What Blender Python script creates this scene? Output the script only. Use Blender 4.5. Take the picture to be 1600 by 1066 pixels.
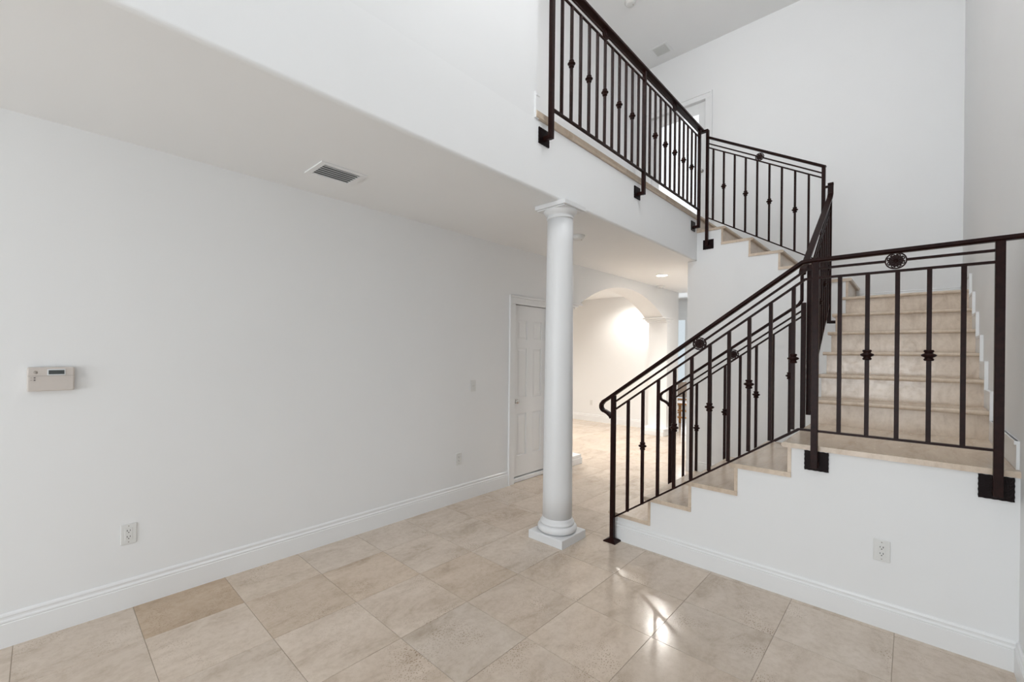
import bpy, bmesh, math, random
from mathutils import Vector, Matrix
random.seed(7)
for _o in list(bpy.data.objects):
    bpy.data.objects.remove(_o)
SC = bpy.context.scene
COL = SC.collection
PI = math.pi

# ------------------------------------------------------------------ camera
H = 1.5
F_PX, ROLL, PPX, PPY, YAW = 679.0, 0.0103, 776.5, 550.4, math.radians(43.68)
cam = bpy.data.cameras.new('camera')
cam.sensor_width = 36.0
cam.lens = F_PX / 1600 * 36
cam.clip_start = 0.02
camo = bpy.data.objects.new('camera', cam)
COL.objects.link(camo)
fwd = Vector((math.cos(YAW), math.sin(YAW), 0))
rgt = Vector((math.sin(YAW), -math.cos(YAW), 0))
up = Vector((0, 0, 1))
# small clockwise roll of the picture
cx_ = rgt * math.cos(ROLL) + up * math.sin(ROLL)
cy_ = up * math.cos(ROLL) - rgt * math.sin(ROLL)
camo.matrix_world = Matrix(((cx_.x, cy_.x, -fwd.x, 0), (cx_.y, cy_.y, -fwd.y, 0), (cx_.z, cy_.z, -fwd.z, H), (0, 0, 0, 1)))
cam.shift_x = (800 - PPX) / 1600
cam.shift_y = (PPY - 533) / 1600
SC.camera = camo

# ------------------------------------------------------------------ light and exposure
SC.view_settings.view_transform = 'Standard'
SC.view_settings.look = 'None'
SC.view_settings.gamma = 1.0
SC.view_settings.use_curve_mapping = False
SC.view_settings.exposure = 0.20
w = bpy.data.worlds.new('sky')
SC.world = w
w.use_nodes = True
w.node_tree.nodes['Background'].inputs['Color'].default_value = (0.92, 0.96, 1.0, 1)
w.node_tree.nodes['Background'].inputs['Strength'].default_value = 0.75


def area(name, loc, target, sx, sy, power, col, spread=180):
    l = bpy.data.lights.new(name, 'AREA')
    l.shape = 'RECTANGLE'
    l.size, l.size_y = sx, sy
    l.energy = power
    l.color = col
    l.spread = math.radians(spread)
    o = bpy.data.objects.new(name, l)
    COL.objects.link(o)
    o.location = loc
    o.rotation_euler = (Vector(target) - Vector(loc)).to_track_quat('-Z', 'Y').to_euler()
    return o


DAY = (0.90, 0.955, 1.0)
WARM = (1.0, 0.955, 0.90)
CANS = dict(corridor=1.5, dining=0.55)
# daylight through the windows behind the camera (front wall, and right wall beside it)
LIGHTS = dict(front_upper=10, front_lower=40, right_upper=0, right_lower=0, front_fill=100, foyer_fill=14, stair_fill=45, gallery=52, far_room=40)
area('daylight_front_upper', (-5.9, 0.9, 4.4), (0, 0.9, 4.4), 2.6, 2.3, LIGHTS['front_upper'], DAY)
area('daylight_front_lower', (-5.9, 0.9, 1.35), (0, 0.9, 1.35), 2.6, 2.2, LIGHTS['front_lower'], DAY)
area('daylight_right_upper', (-2.6, -0.36, 4.25), (-2.6, 3, 4.25), 3.0, 2.4, LIGHTS['right_upper'], DAY)
area('daylight_right_lower', (-2.6, -0.36, 1.2), (-2.6, 3, 1.2), 3.0, 2.0, LIGHTS['right_lower'], DAY)
# upward fill added at the front wall to brighten the ceilings
area('fill_front_up', (-5.9, 0.9, 0.9), (0, 0.9, 5.5), 2.6, 1.2, LIGHTS['front_fill'], DAY)
# point lights added as unseen fill, the first above and behind the camera
def lamp(name, loc, power, size=0.35):
    l = bpy.data.lights.new(name, 'POINT')
    l.energy = power; l.shadow_soft_size = size; l.color = (0.97, 0.98, 1.0)
    o = bpy.data.objects.new(name, l); COL.objects.link(o); o.location = loc


lamp('foyer_fill', (-1.6, 0.8, 4.3), LIGHTS['foyer_fill'])
# unseen fills added high over the stair hall and behind the upper wall
lamp('stair_fill', (2.7, 0.35, 5.2), LIGHTS['stair_fill'], 0.4)
lamp('gallery_fill', (1.2, 2.65, 5.2), LIGHTS['gallery'], 0.25)
# daylight of the far room
area('daylight_far_room', (12.8, 4.6, 1.6), (9, 4.4, 1.3), 2.4, 2.0, LIGHTS['far_room'], DAY)


# ------------------------------------------------------------------ materials
def mat(name, col, rough=0.5, metal=0.0, spec=0.5):
    m = bpy.data.materials.new(name)
    m.use_nodes = True
    b = m.node_tree.nodes['Principled BSDF']
    b.inputs['Base Color'].default_value = (*col, 1)
    b.inputs['Roughness'].default_value = rough
    b.inputs['Metallic'].default_value = metal
    b.inputs['Specular IOR Level'].default_value = spec
    return m, m.node_tree, b


def noise(nt, scale, detail=4, vec=None, rough=0.55):
    n = nt.nodes.new('ShaderNodeTexNoise')
    n.inputs['Scale'].default_value = scale
    n.inputs['Detail'].default_value = detail
    n.inputs['Roughness'].default_value = rough
    if vec is not None:
        nt.links.new(vec, n.inputs['Vector'])
    return n


def ramp(nt, fac, stops):
    r = nt.nodes.new('ShaderNodeValToRGB')
    e = r.color_ramp.elements
    while len(e) > len(stops):
        e.remove(e[-1])
    while len(e) < len(stops):
        e.new(0.5)
    for k, (p, c) in enumerate(stops):
        e[k].position = p
        e[k].color = (*c, 1) if len(c) == 3 else c
    nt.links.new(fac, r.inputs['Fac'])
    return r


def bump(nt, b, h, strength, dist):
    bp = nt.nodes.new('ShaderNodeBump')
    bp.inputs['Strength'].default_value = strength
    bp.inputs['Distance'].default_value = dist
    nt.links.new(h, bp.inputs['Height'])
    nt.links.new(bp.outputs['Normal'], b.inputs['Normal'])


def paint(name, col, rough, spec=0.4):
    m, nt, b = mat(name, col, rough, 0, spec)
    g = nt.nodes.new('ShaderNodeNewGeometry')
    n = noise(nt, 1.3, 3, g.outputs['Position'])
    c0 = tuple(c * 0.985 for c in col)
    r = ramp(nt, n.outputs['Fac'], [(0.3, c0), (0.7, col)])
    nt.links.new(r.outputs['Color'], b.inputs['Base Color'])
    n2 = noise(nt, 90, 3, g.outputs['Position'])
    bump(nt, b, n2.outputs['Fac'], 0.05, 0.002)
    return m


M_WALL = paint('wall_paint', (0.895, 0.90, 0.90), 0.55)
M_CEIL = paint('ceiling_paint', (0.92, 0.925, 0.925), 0.8, 0.2)
M_TRIM = paint('trim_paint', (0.90, 0.905, 0.905), 0.32, 0.5)
M_COLUMN = paint('column_paint', (0.82, 0.825, 0.83), 0.4, 0.5)


def travertine(name, a, bcol, c, rough, vein=1.0, obj_tint=True, pits=0.8):
    m, nt, b = mat(name, a, rough, 0, 0.5)
    N, L = nt.nodes, nt.links
    geo = N.new('ShaderNodeNewGeometry')
    oi = N.new('ShaderNodeObjectInfo')
    mul = N.new('ShaderNodeVectorMath'); mul.operation = 'SCALE'
    comb = N.new('ShaderNodeCombineXYZ')
    for k in range(3):
        mm = N.new('ShaderNodeMath'); mm.operation = 'MULTIPLY'
        mm.inputs[1].default_value = (37.0, 71.0, 53.0)[k]
        L.new(oi.outputs['Random'], mm.inputs[0])
        L.new(mm.outputs[0], comb.inputs[k])
    add = N.new('ShaderNodeVectorMath'); add.operation = 'ADD'
    L.new(geo.outputs['Position'], add.inputs[0])
    L.new(comb.outputs[0], add.inputs[1])
    # broad clouds stretched along x
    mp = N.new('ShaderNodeMapping')
    mp.inputs['Scale'].default_value = (1.0, 1.9 * vein, 1.9)
    mp.inputs['Rotation'].default_value = (0, 0, 0.22)
    L.new(add.outputs[0], mp.inputs['Vector'])
    n1 = noise(nt, 2.6, 8, mp.outputs[0], 0.66)
    n1.inputs['Distortion'].default_value = 0.6
    r1 = ramp(nt, n1.outputs['Fac'], [(0.30, c), (0.46, bcol), (0.62, a), (0.8, tuple(min(1, x * 1.07) for x in a))])
    # fine mottling
    n2 = noise(nt, 28, 6, add.outputs[0], 0.7)
    r2 = ramp(nt, n2.outputs['Fac'], [(0.32, (0.86, 0.83, 0.79)), (0.55, (1, 1, 1))])
    mx = N.new('ShaderNodeMix'); mx.data_type = 'RGBA'; mx.blend_type = 'MULTIPLY'
    mx.inputs['Factor'].default_value = 0.75
    L.new(r1.outputs['Color'], mx.inputs['A']); L.new(r2.outputs['Color'], mx.inputs['B'])
    # pits, gathered in patches
    v = N.new('ShaderNodeTexVoronoi'); v.voronoi_dimensions = '2D'; v.inputs['Scale'].default_value = 46
    L.new(mp.outputs[0], v.inputs['Vector'])
    n3 = noise(nt, 3.2, 3, add.outputs[0])
    sub = N.new('ShaderNodeMath'); sub.operation = 'MULTIPLY_ADD'
    L.new(n3.outputs['Fac'], sub.inputs[0]); sub.inputs[1].default_value = -0.9; sub.inputs[2].default_value = 0.60
    ad2 = N.new('ShaderNodeMath'); ad2.operation = 'ADD'
    L.new(v.outputs['Distance'], ad2.inputs[0]); L.new(sub.outputs[0], ad2.inputs[1])
    r3 = ramp(nt, ad2.outputs[0], [(0.10, (0.45, 0.36, 0.27)), (0.22, (1, 1, 1))])
    mx2 = N.new('ShaderNodeMix'); mx2.data_type = 'RGBA'; mx2.blend_type = 'MULTIPLY'
    mx2.inputs['Factor'].default_value = pits
    L.new(mx.outputs['Result'], mx2.inputs['A']); L.new(r3.outputs['Color'], mx2.inputs['B'])
    out = mx2.outputs['Result']
    if obj_tint:
        mx3 = N.new('ShaderNodeMix'); mx3.data_type = 'RGBA'; mx3.blend_type = 'MULTIPLY'
        mx3.inputs['Factor'].default_value = 1.0
        L.new(out, mx3.inputs['A']); L.new(oi.outputs['Color'], mx3.inputs['B'])
        out = mx3.outputs['Result']
    L.new(out, b.inputs['Base Color'])
    rr = ramp(nt, n2.outputs['Fac'], [(0.3, (rough * 1.7,) * 3), (0.6, (rough,) * 3)])
    L.new(rr.outputs['Color'], b.inputs['Roughness'])
    bump(nt, b, r3.outputs['Color'], 0.15 * pits, 0.001)
    return m


M_TILE = travertine('travertine_tile', (0.72, 0.615, 0.515), (0.66, 0.555, 0.455), (0.52, 0.42, 0.325), 0.13)
M_STEP = travertine('travertine_step', (0.75, 0.625, 0.50), (0.69, 0.565, 0.445), (0.58, 0.455, 0.34), 0.17, 2.4, True, 0.05)
M_GROUT, _, _ = mat('grout', (0.42, 0.35, 0.28), 0.9)

M_IRON, nt, b = mat('bronze_iron', (0.016, 0.006, 0.005), 0.34, 0.0, 0.11)
g = nt.nodes.new('ShaderNodeNewGeometry')
n = noise(nt, 35, 4, g.outputs['Position'])
r = ramp(nt, n.outputs['Fac'], [(0.3, (0.012, 0.0036, 0.0030)), (0.7, (0.023, 0.0072, 0.0055))])
nt.links.new(r.outputs['Color'], b.inputs['Base Color'])
bump(nt, b, n.outputs['Fac'], 0.12, 0.001)

M_PLATE, nt, b = mat('hammered_plate', (0.009, 0.004, 0.004), 0.4, 0.0, 0.10)
g = nt.nodes.new('ShaderNodeNewGeometry')
n = noise(nt, 130, 2, g.outputs['Position'])
bump(nt, b, n.outputs['Fac'], 0.5, 0.003)


def plain(name, col, rough=0.5, metal=0.0, var=0.03, scale=25):
    m, nt, b = mat(name, col, rough, metal)
    g = nt.nodes.new('ShaderNodeNewGeometry')
    n = noise(nt, scale, 3, g.outputs['Position'])
    r = ramp(nt, n.outputs['Fac'], [(0.3, tuple(c * (1 - var) for c in col)), (0.7, col)])
    nt.links.new(r.outputs['Color'], b.inputs['Base Color'])
    return m


M_PLASTIC = plain('white_plastic', (0.80, 0.80, 0.78), 0.35)
M_SLOT = plain('dark_slot', (0.06, 0.055, 0.05), 0.6)
M_ALMOND = plain('almond_plastic', (0.66, 0.605, 0.56), 0.4)
M_LCD = plain('lcd', (0.07, 0.08, 0.08), 0.2)
M_BUTTON = plain('dark_button', (0.16, 0.14, 0.13), 0.5)
M_BADGE = plain('grey_print', (0.40, 0.36, 0.32), 0.5)
M_VENT = plain('vent_grey', (0.78, 0.80, 0.81), 0.45)
M_VENTD = plain('vent_dark', (0.25, 0.26, 0.26), 0.7)
M_KNOB = plain('satin_nickel', (0.62, 0.60, 0.57), 0.25, 1.0)
M_WOOD = plain('orange_wood', (0.58, 0.27, 0.08), 0.4, 0, 0.35, 18)
M_TAUPE = plain('taupe_cloth', (0.42, 0.34, 0.28), 0.85, 0, 0.1, 60)
M_SHADOW = plain('door_gap_shade', (0.05, 0.05, 0.055), 0.8)

M_GLASS = bpy.data.materials.new('window_glass')
M_GLASS.use_nodes = True
nt = M_GLASS.node_tree
nt.nodes.remove(nt.nodes['Principled BSDF'])
tr = nt.nodes.new('ShaderNodeBsdfTransparent'); tr.inputs['Color'].default_value = (0.93, 0.96, 0.97, 1)
gl = nt.nodes.new('ShaderNodeBsdfGlossy'); gl.inputs['Roughness'].default_value = 0.02
fr = nt.nodes.new('ShaderNodeFresnel'); fr.inputs['IOR'].default_value = 1.45
ms = nt.nodes.new('ShaderNodeMixShader')
nt.links.new(fr.outputs[0], ms.inputs[0]); nt.links.new(tr.outputs[0], ms.inputs[1]); nt.links.new(gl.outputs[0], ms.inputs[2])
nt.links.new(ms.outputs[0], nt.nodes['Material Output'].inputs['Surface'])


def emit(name, col, s):
    m, nt, b = mat(name, (0.8, 0.8, 0.8))
    b.inputs['Emission Color'].default_value = (*col, 1)
    b.inputs['Emission Strength'].default_value = s
    return m


M_LAMP = emit('lamp_lens', (1.0, 0.93, 0.82), 22)
M_GLOWPANE = emit('glow_pane', (0.90, 0.95, 1.0), 0.6)  # glow stands in for daylight behind the upstairs pane


# ------------------------------------------------------------------ mesh builder
class B:
    def __init__(s):
        s.v, s.f, s.sm = [], [], []

    def add(s, vs, fs, smooth=False):
        o = len(s.v)
        s.v += [tuple(p) for p in vs]
        s.f += [tuple(i + o for i in f) for f in fs]
        s.sm += [smooth] * len(fs)
        return s

    def box(s, x0, x1, y0, y1, z0, z1):
        return s.add([(x0, y0, z0), (x1, y0, z0), (x1, y1, z0), (x0, y1, z0), (x0, y0, z1), (x1, y0, z1), (x1, y1, z1), (x0, y1, z1)],
                     [(3, 2, 1, 0), (4, 5, 6, 7), (0, 1, 5, 4), (1, 2, 6, 5), (2, 3, 7, 6), (3, 0, 4, 7)])

    def cbox(s, x0, x1, y0, y1, z0, z1, c):
        """box with chamfered top edges"""
        a = [(x0, y0, z0), (x1, y0, z0), (x1, y1, z0), (x0, y1, z0),
             (x0, y0, z1 - c), (x1, y0, z1 - c), (x1, y1, z1 - c), (x0, y1, z1 - c),
             (x0 + c, y0 + c, z1), (x1 - c, y0 + c, z1), (x1 - c, y1 - c, z1), (x0 + c, y1 - c, z1)]
        fs = [(3, 2, 1, 0), (8, 9, 10, 11)]
        for k in range(4):
            j = (k + 1) % 4
            fs += [(k, j, 4 + j, 4 + k), (4 + k, 4 + j, 8 + j, 8 + k)]
        return s.add(a, fs)

    def prism(s, poly, axis, a, b, smooth=False):
        """extrude a 2-D polygon along an axis; poly in the remaining axes in order"""
        n = len(poly)

        def put(p, t):
            q = list(p)
            q.insert(axis, t)
            return tuple(q)
        vs = [put(p, a) for p in poly] + [put(p, b) for p in poly]
        fs = [tuple(range(n))[::-1], tuple(range(n, 2 * n))]
        for k in range(n):
            j = (k + 1) % n
            fs.append((k, j, n + j, n + k))
        return s.add(vs, fs, smooth)

    def lathe(s, prof, c=(0, 0, 0), n=24, axis=2, smooth=True, caps=True):
        vs, fs = [], []
        m = len(prof)
        for k in range(n):
            t = 2 * PI * k / n
            for (r_, z) in prof:
                p = [r_ * math.cos(t), r_ * math.sin(t)]
                p.insert(axis, z)
                vs.append((p[0] + c[0], p[1] + c[1], p[2] + c[2]))
        for k in range(n):
            j = (k + 1) % n
            for i in range(m - 1):
                fs.append((k * m + i, j * m + i, j * m + i + 1, k * m + i + 1))
        if caps:
            fs.append(tuple(k * m for k in range(n))[::-1])
            fs.append(tuple(k * m + m - 1 for k in range(n)))
        return s.add(vs, fs, smooth)

    def sweep(s, path, prof, side, closed=False, smooth=False, twist=None):
        """sweep profile (a along side, b along in-plane normal) along a path lying in a plane normal to side"""
        side = Vector(side)
        path = [Vector(p) for p in path]
        n, m = len(path), len(prof)
        vs, fs = [], []
        for k in range(n):
            if closed:
                d0 = (path[k] - path[k - 1]).normalized(); d1 = (path[(k + 1) % n] - path[k]).normalized()
            else:
                d0 = (path[k] - path[k - 1]).normalized() if k else (path[1] - path[0]).normalized()
                d1 = (path[k + 1] - path[k]).normalized() if k < n - 1 else d0
            t = (d0 + d1).normalized()
            nrm = side.cross(t).normalized()
            sc = 1 / max(0.35, math.sqrt(max(0.01, (1 + d0.dot(d1)) / 2)))
            for (a, b_) in prof:
                vs.append(path[k] + side * a + nrm * (b_ * sc))
        for k in range(n if closed else n - 1):
            j = (k + 1) % n
            for i in range(m):
                h = (i + 1) % m
                fs.append((k * m + i, k * m + h, j * m + h, j * m + i))
        if not closed:
            fs.append(tuple(range(m))[::-1])
            fs.append(tuple(range((n - 1) * m, n * m)))
        return s.add(vs, fs, smooth)

    def vbar(s, x, y, z0, z1, w_):
        return s.box(x - w_ / 2, x + w_ / 2, y - w_ / 2, y + w_ / 2, z0, z1)

    def mesh(s, name, m, c):
        me = bpy.data.meshes.new(name)
        me.from_pydata([(p[0] - c[0], p[1] - c[1], p[2] - c[2]) for p in s.v], [], s.f)
        bm = bmesh.new(); bm.from_mesh(me)
        bmesh.ops.recalc_face_normals(bm, faces=bm.faces)
        bm.to_mesh(me); bm.free()
        me.polygons.foreach_set('use_smooth', s.sm)
        me.materials.append(m)
        return me

    def build(s, name, m, parent=None, origin=None, bevel=0):
        if origin is None:
            lo = [min(p[k] for p in s.v) for k in range(3)]
            hi = [max(p[k] for p in s.v) for k in range(3)]
            origin = Vector(((lo[0] + hi[0]) / 2, (lo[1] + hi[1]) / 2, (lo[2] + hi[2]) / 2))
        o = bpy.data.objects.new(name, s.mesh(name, m, origin))
        place(o, origin, parent)
        if bevel:
            bv = o.modifiers.new('edge', 'BEVEL')
            bv.width = bevel; bv.segments = 2; bv.limit_method = 'ANGLE'; bv.angle_limit = 0.6
        return o


def rect(w_, h_):
    return [(-w_ / 2, -h_ / 2), (w_ / 2, -h_ / 2), (w_ / 2, h_ / 2), (-w_ / 2, h_ / 2)]


WORLD = {}


def place(o, loc, parent=None):
    """loc in world space"""
    loc = Vector(loc)
    COL.objects.link(o)
    WORLD[o.name] = loc
    if parent is not None:
        o.parent = parent
        o.location = loc - WORLD[parent.name]
    else:
        o.location = loc
    return o


def empty(name, loc, label=None, cat=None, kind=None, group=None):
    o = bpy.data.objects.new(name, None)
    o.empty_display_size = 0.1
    place(o, loc)
    return tag(o, label, cat, kind, group)


def tag(o, label=None, cat=None, kind=None, group=None):
    if label: o['label'] = label
    if cat: o['category'] = cat
    if kind: o['kind'] = kind
    if group: o['group'] = group
    return o


def inst(src, loc, parent, name=None):
    o = src.copy()
    if name: o.name = name
    return place(o, loc, parent)


def struct(o, label, cat):
    return tag(o, label, cat, 'structure')


# ------------------------------------------------------------------ key planes
YL, YS, YR = 3.272, 1.988, -0.378       # left wall, gallery face, right wall
XS, XW, XB = 3.218, 5.738, 6.65         # stair wall, wall under the top flight, back wall
ZC, ZU, ZT = 2.685, 3.26, 6.03          # low ceiling, gallery floor, high ceiling
XF = -6.0                               # front wall behind the camera
RL, ZL = 0.185, 0.957                   # first flight riser height, landing height

# ------------------------------------------------------------------ room shell
# left wall with door opening and arch
AX0, AX1, AZ, ARISE, TH = 5.05, 7.78, 2.17, 0.36, 0.35
DX0, DX1, DZ = 3.715, 4.335, 2.055
bl = B()
bl.box(XF - 0.2, DX0 - 0.005, YL, YL + TH, 0, ZC)
bl.box(DX0 - 0.005, DX1 + 0.005, YL, YL + TH, DZ, ZC)
JX0, JX1 = 4.86, 7.97
bl.box(DX1 + 0.005, JX0, YL, YL + TH, 0, ZC)
bl.box(JX1, 8.5, YL, YL + TH, 0, ZC)
bl.box(JX0, AX0, YL, YL + TH, AZ, ZC)
bl.box(AX1, JX1, YL, YL + TH, AZ, ZC)
half = (AX1 - AX0) / 2
RAD = (half * half + ARISE * ARISE) / (2 * ARISE)
acx = (AX0 + AX1) / 2
arc = []
for k in range(33):
    x = AX0 + (AX1 - AX0) * k / 32
    arc.append((x, AZ + math.sqrt(RAD * RAD - (x - acx) ** 2) - (RAD - ARISE)))
for k in range(32):
    (xa, za), (xb, zb) = arc[k], arc[k + 1]
    bl.prism([(xa, za), (xb, zb), (xb, ZC), (xa, ZC)], 1, YL, YL + TH)
wall_left = struct(bl.build('wall_left', M_WALL), 'long white wall on the left with a closet door and an arched opening', 'wall')

# right wall, back wall, front wall
br = B()
br.box(XF - 0.2, -4.1, YR - 0.15, YR, 0, ZT); br.box(-1.1, XB, YR - 0.15, YR, 0, ZT)
br.box(-4.1, -1.1, YR - 0.15, YR, 0, 0.2); br.box(-4.1, -1.1, YR - 0.15, YR, 2.2, 3.05); br.box(-4.1, -1.1, YR - 0.15, YR, 5.45, ZT)
struct(br.build('wall_right', M_WALL), 'tall white wall at the right edge beside the stairs', 'wall')
GY0, GY1, GZ = 2.20, 3.02, 5.22         # upstairs glass door opening
bb = B()
bb.box(XB, XB + 0.15, YR, 2.095, 0, ZU - 0.06)
bb.box(XB, XB + 0.15, YR, GY0, ZU - 0.06, ZT)
bb.box(XB, XB + 0.15, GY0, GY1, ZU - 0.06, ZU)
bb.box(XB, XB + 0.15, GY0, GY1, GZ, ZT)
bb.box(XB, XB + 0.15, GY1, YL, ZU - 0.06, ZT)
struct(bb.build('wall_back', M_WALL), 'tall white wall behind the stairs', 'wall')
bf = B()   # two storeys of window openings, out of the picture
bf.box(XF - 0.2, XF, YR, -0.2, 0, ZT); bf.box(XF - 0.2, XF, 2.5, YL, 0, ZT)
bf.box(XF - 0.2, XF, -0.2, 2.5, 2.5, 3.2); bf.box(XF - 0.2, XF, -0.2, 2.5, 5.6, ZT); bf.box(XF - 0.2, XF, -0.2, 2.5, 0, 0.12)
struct(bf.build('wall_front', M_WALL), 'white front wall with tall windows behind the camera', 'wall')
struct(B().box(XF - 0.2, XB + 0.2, YR - 0.15, YL + 0.15, ZT, ZT + 0.1).build('ceiling', M_CEIL), 'high white ceiling above the stair hall', 'ceiling')

# upper wall flush with the gallery face, rounded lower edge, and the gallery slab
RB = 0.022


def bull(y0, y1, z0, z1, r_):
    p = [(y1, z0), (y1, z1), (y0, z1)]
    for k in range(7):
        t = PI + PI / 2 * k / 6
        p.append((y0 + r_ + r_ * math.cos(t), z0 + r_ + r_ * math.sin(t)))
    return p


XG = 2.476                               # end of the full-height upper wall
struct(B().prism(bull(YS, YL, ZC, ZU - 0.06, RB), 0, XF, XW).build('ceiling_lower', M_CEIL), 'lower white ceiling under the gallery', 'ceiling')
struct(B().box(XW, 8.56, 2.095, YL, ZC, ZU - 0.06).build('ceiling_corridor', M_CEIL), 'low white ceiling of the corridor', 'ceiling')
struct(B().box(XF, XG, YS, YS + 0.14, ZU - 0.06, ZT).build('wall_upper', M_WALL), 'white upper wall above the rounded ceiling edge', 'wall')
struct(B().box(XF, XB, YL, YL + 0.12, ZU - 0.06, ZT).build('wall_gallery', M_WALL), 'white wall at the back of the gallery', 'wall')
fu = struct(B().box(XF, XB, YS + 0.20, YL, ZU - 0.059, ZU - 0.002).build('floor_upper', M_STEP), 'beige stone floor of the gallery with a thick stone edge', 'floor')
x = XG - 0.02
k = 0
while x < XW + 0.02:
    x1 = min(x + 0.455, XW + 0.03)
    o = B().prism([(YS - 0.018 + 0.008, ZU - 0.058), (YS + 0.2, ZU - 0.058), (YS + 0.2, ZU), (YS - 0.01, ZU), (YS - 0.018, ZU - 0.008), (YS - 0.018, ZU - 0.050)], 0, x + 0.001, x1 - 0.001).build('edge_stone', M_STEP, fu)
    o.color = (1.0 + random.uniform(-.05, .04),) * 3 + (1,)
    x = x1

# far spaces: room behind the arch, corridor and the room at its end
struct(B().box(8.4, 8.5, YL + TH, 7.2, 0, ZC).build('wall_dining_far', M_WALL), 'white wall lit warm seen through the arch', 'wall')
struct(B().box(3.6, 8.5, 7.1, 7.2, 0, ZC).build('wall_dining_side', M_WALL), 'white side wall of the room behind the arch', 'wall')
struct(B().box(3.5, 3.6, YL + TH, 7.2, 0, ZC).build('wall_dining_near', M_WALL), 'white near wall of the room behind the arch', 'wall')
struct(B().box(3.5, 8.5, YL + TH - 0.0, 7.2, ZC, ZC + 0.1).build('ceiling_dining', M_CEIL), 'white ceiling of the room behind the arch', 'ceiling')
struct(B().box(XB, 13.2, 1.995, 2.095, 0, 3.2).build('wall_corridor', M_WALL), 'white corridor wall running back past the stairs', 'wall')
struct(B().box(8.5, 13.2, 7.0, 7.1, 0, 3.2).build('wall_far_side', M_WALL), 'white side wall of the far room', 'wall')
bw = B()
WY0, WY1 = 3.6, 5.9
bw.box(13.0, 13.2, 2.095, WY0, 0, 3.2); bw.box(13.0, 13.2, WY1, 7.1, 0, 3.2); bw.box(13.0, 13.2, WY0, WY1, 2.62, 3.2); bw.box(13.0, 13.2, WY0, WY1, 0, 0.08)
struct(bw.build('wall_far_end', M_WALL), 'white end wall of the far room around its window', 'wall')
struct(B().box(8.56, 13.2, 2.0, 7.1, 3.1, 3.2).build('ceiling_far', M_CEIL), 'white ceiling of the far room', 'ceiling')

# ------------------------------------------------------------------ floor with its tiles
floor = struct(B().box(XF, 13.2, YR, 7.2, -0.06, -0.0022).build('floor', M_GROUT), 'beige polished travertine tile floor', 'floor')
TX0, TY0, TS = -0.09, 0.058, 0.4655
GAP = 0.0011


def project(x, y, z):
    d = Vector((x, y, z - H))
    dep = d.dot(fwd)
    if dep < 0.15: return None
    return 800 - 23.5 + F_PX * d.dot(rgt) / dep, PPY - F_PX * d.dot(up) / dep


REGIONS = [(XF, XS, YR, YL), (XS, XW, 0.56, YL), (XW, 8.5, 2.095, YL), (JX0, JX1, YL, YL + TH), (3.6, 8.4, YL + TH, 7.1), (8.5, 13.0, 2.095, 7.0)]
cand = []
for i in range(-14, 30):
    for j in range(-3, 16):
        x0, y0 = TX0 + i * TS, TY0 + j * TS
        for (ra, rb, sa, sb) in REGIONS:
            a, b_, c, d = max(x0, ra), min(x0 + TS, rb), max(y0, sa), min(y0 + TS, sb)
            if b_ - a > 0.004 and d - c > 0.004:
                # tiles meet region borders without a joint there
                if (ra, rb) == (XS, XW) and c == sa and y0 + TS < 1.76 and b_ < 4.24:
                    continue
                pts = [project(px_, py_, 0) for px_ in (a, b_) for py_ in (c, d)]
                vis = [p for p in pts if p and -60 < p[0] < 1660 and 560 < p[1] < 1110]
                size = 0
                if vis and all(pts):
                    size = (max(p[0] for p in pts) - min(p[0] for p in pts)) * (max(p[1] for p in pts) - min(p[1] for p in pts))
                    wpx = max(p[0] for p in pts) - min(p[0] for p in pts)
                    if wpx < 10 or (x0 > 8.5): size = 0
                cand.append((size, i, j, a, b_, c, d))
cand.sort(key=lambda t: -t[0])
stuff = B()
TILE_MESH = {}
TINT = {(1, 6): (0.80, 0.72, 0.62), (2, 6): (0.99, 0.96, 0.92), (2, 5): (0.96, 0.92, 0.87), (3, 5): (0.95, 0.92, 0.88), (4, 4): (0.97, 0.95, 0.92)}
for k, (size, i, j, a, b_, c, d) in enumerate(cand):
    if size > 30 and k < 290:
        dx, dy = round(b_ - a, 4), round(d - c, 4)
        if (dx, dy) not in TILE_MESH:
            TILE_MESH[dx, dy] = B().cbox(-dx / 2 + GAP, dx / 2 - GAP, -dy / 2 + GAP, dy / 2 - GAP, -0.0022, 0, 0.0009).mesh('tile', M_TILE, (0, 0, 0))
        o = bpy.data.objects.new('tile', TILE_MESH[dx, dy])
        place(o, ((a + b_) / 2, (c + d) / 2, random.uniform(-0.0002, 0.0002)), floor)
        rr = random.Random(i * 131 + j * 17)
        v = 1 + rr.uniform(-0.05, 0.04)
        h_ = rr.uniform(-0.015, 0.015)
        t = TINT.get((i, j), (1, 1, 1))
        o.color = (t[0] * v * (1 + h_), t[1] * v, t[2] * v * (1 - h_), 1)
    else:
        stuff.cbox(a + GAP, b_ - GAP, c + GAP, d - GAP, -0.0022, 0, 0.0009)
tag(stuff.build('tile_field', M_TILE, floor), kind='stuff')


# ------------------------------------------------------------------ skirting and casings
def skirt(bld, p, q, nrm, h, z=0.0, t=0.016):
    """moulded skirting from p to q (x, y), standing off the wall along nrm"""
    prof = [(0, 0), (t, 0), (t, h * 0.70), (t * 0.8, h * 0.72), (t * 0.95, h * 0.755), (t * 0.9, h * 0.79), (t * 0.55, h * 0.83), (t * 0.55, h * 0.88), (t * 0.7, h * 0.92), (t * 0.55, h * 0.97), (t * 0.2, h), (0, h)]
    n = len(prof)
    vs = []
    for e in (p, q):
        for (a, z_) in prof:
            vs.append((e[0] + nrm[0] * a, e[1] + nrm[1] * a, z + z_))
    fs = [tuple(range(n)), tuple(range(n, 2 * n))[::-1]]
    for k in range(n):
        j = (k + 1) % n
        fs.append((k, j, n + j, n + k))
    bld.add(vs, fs)
    return bld


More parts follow.
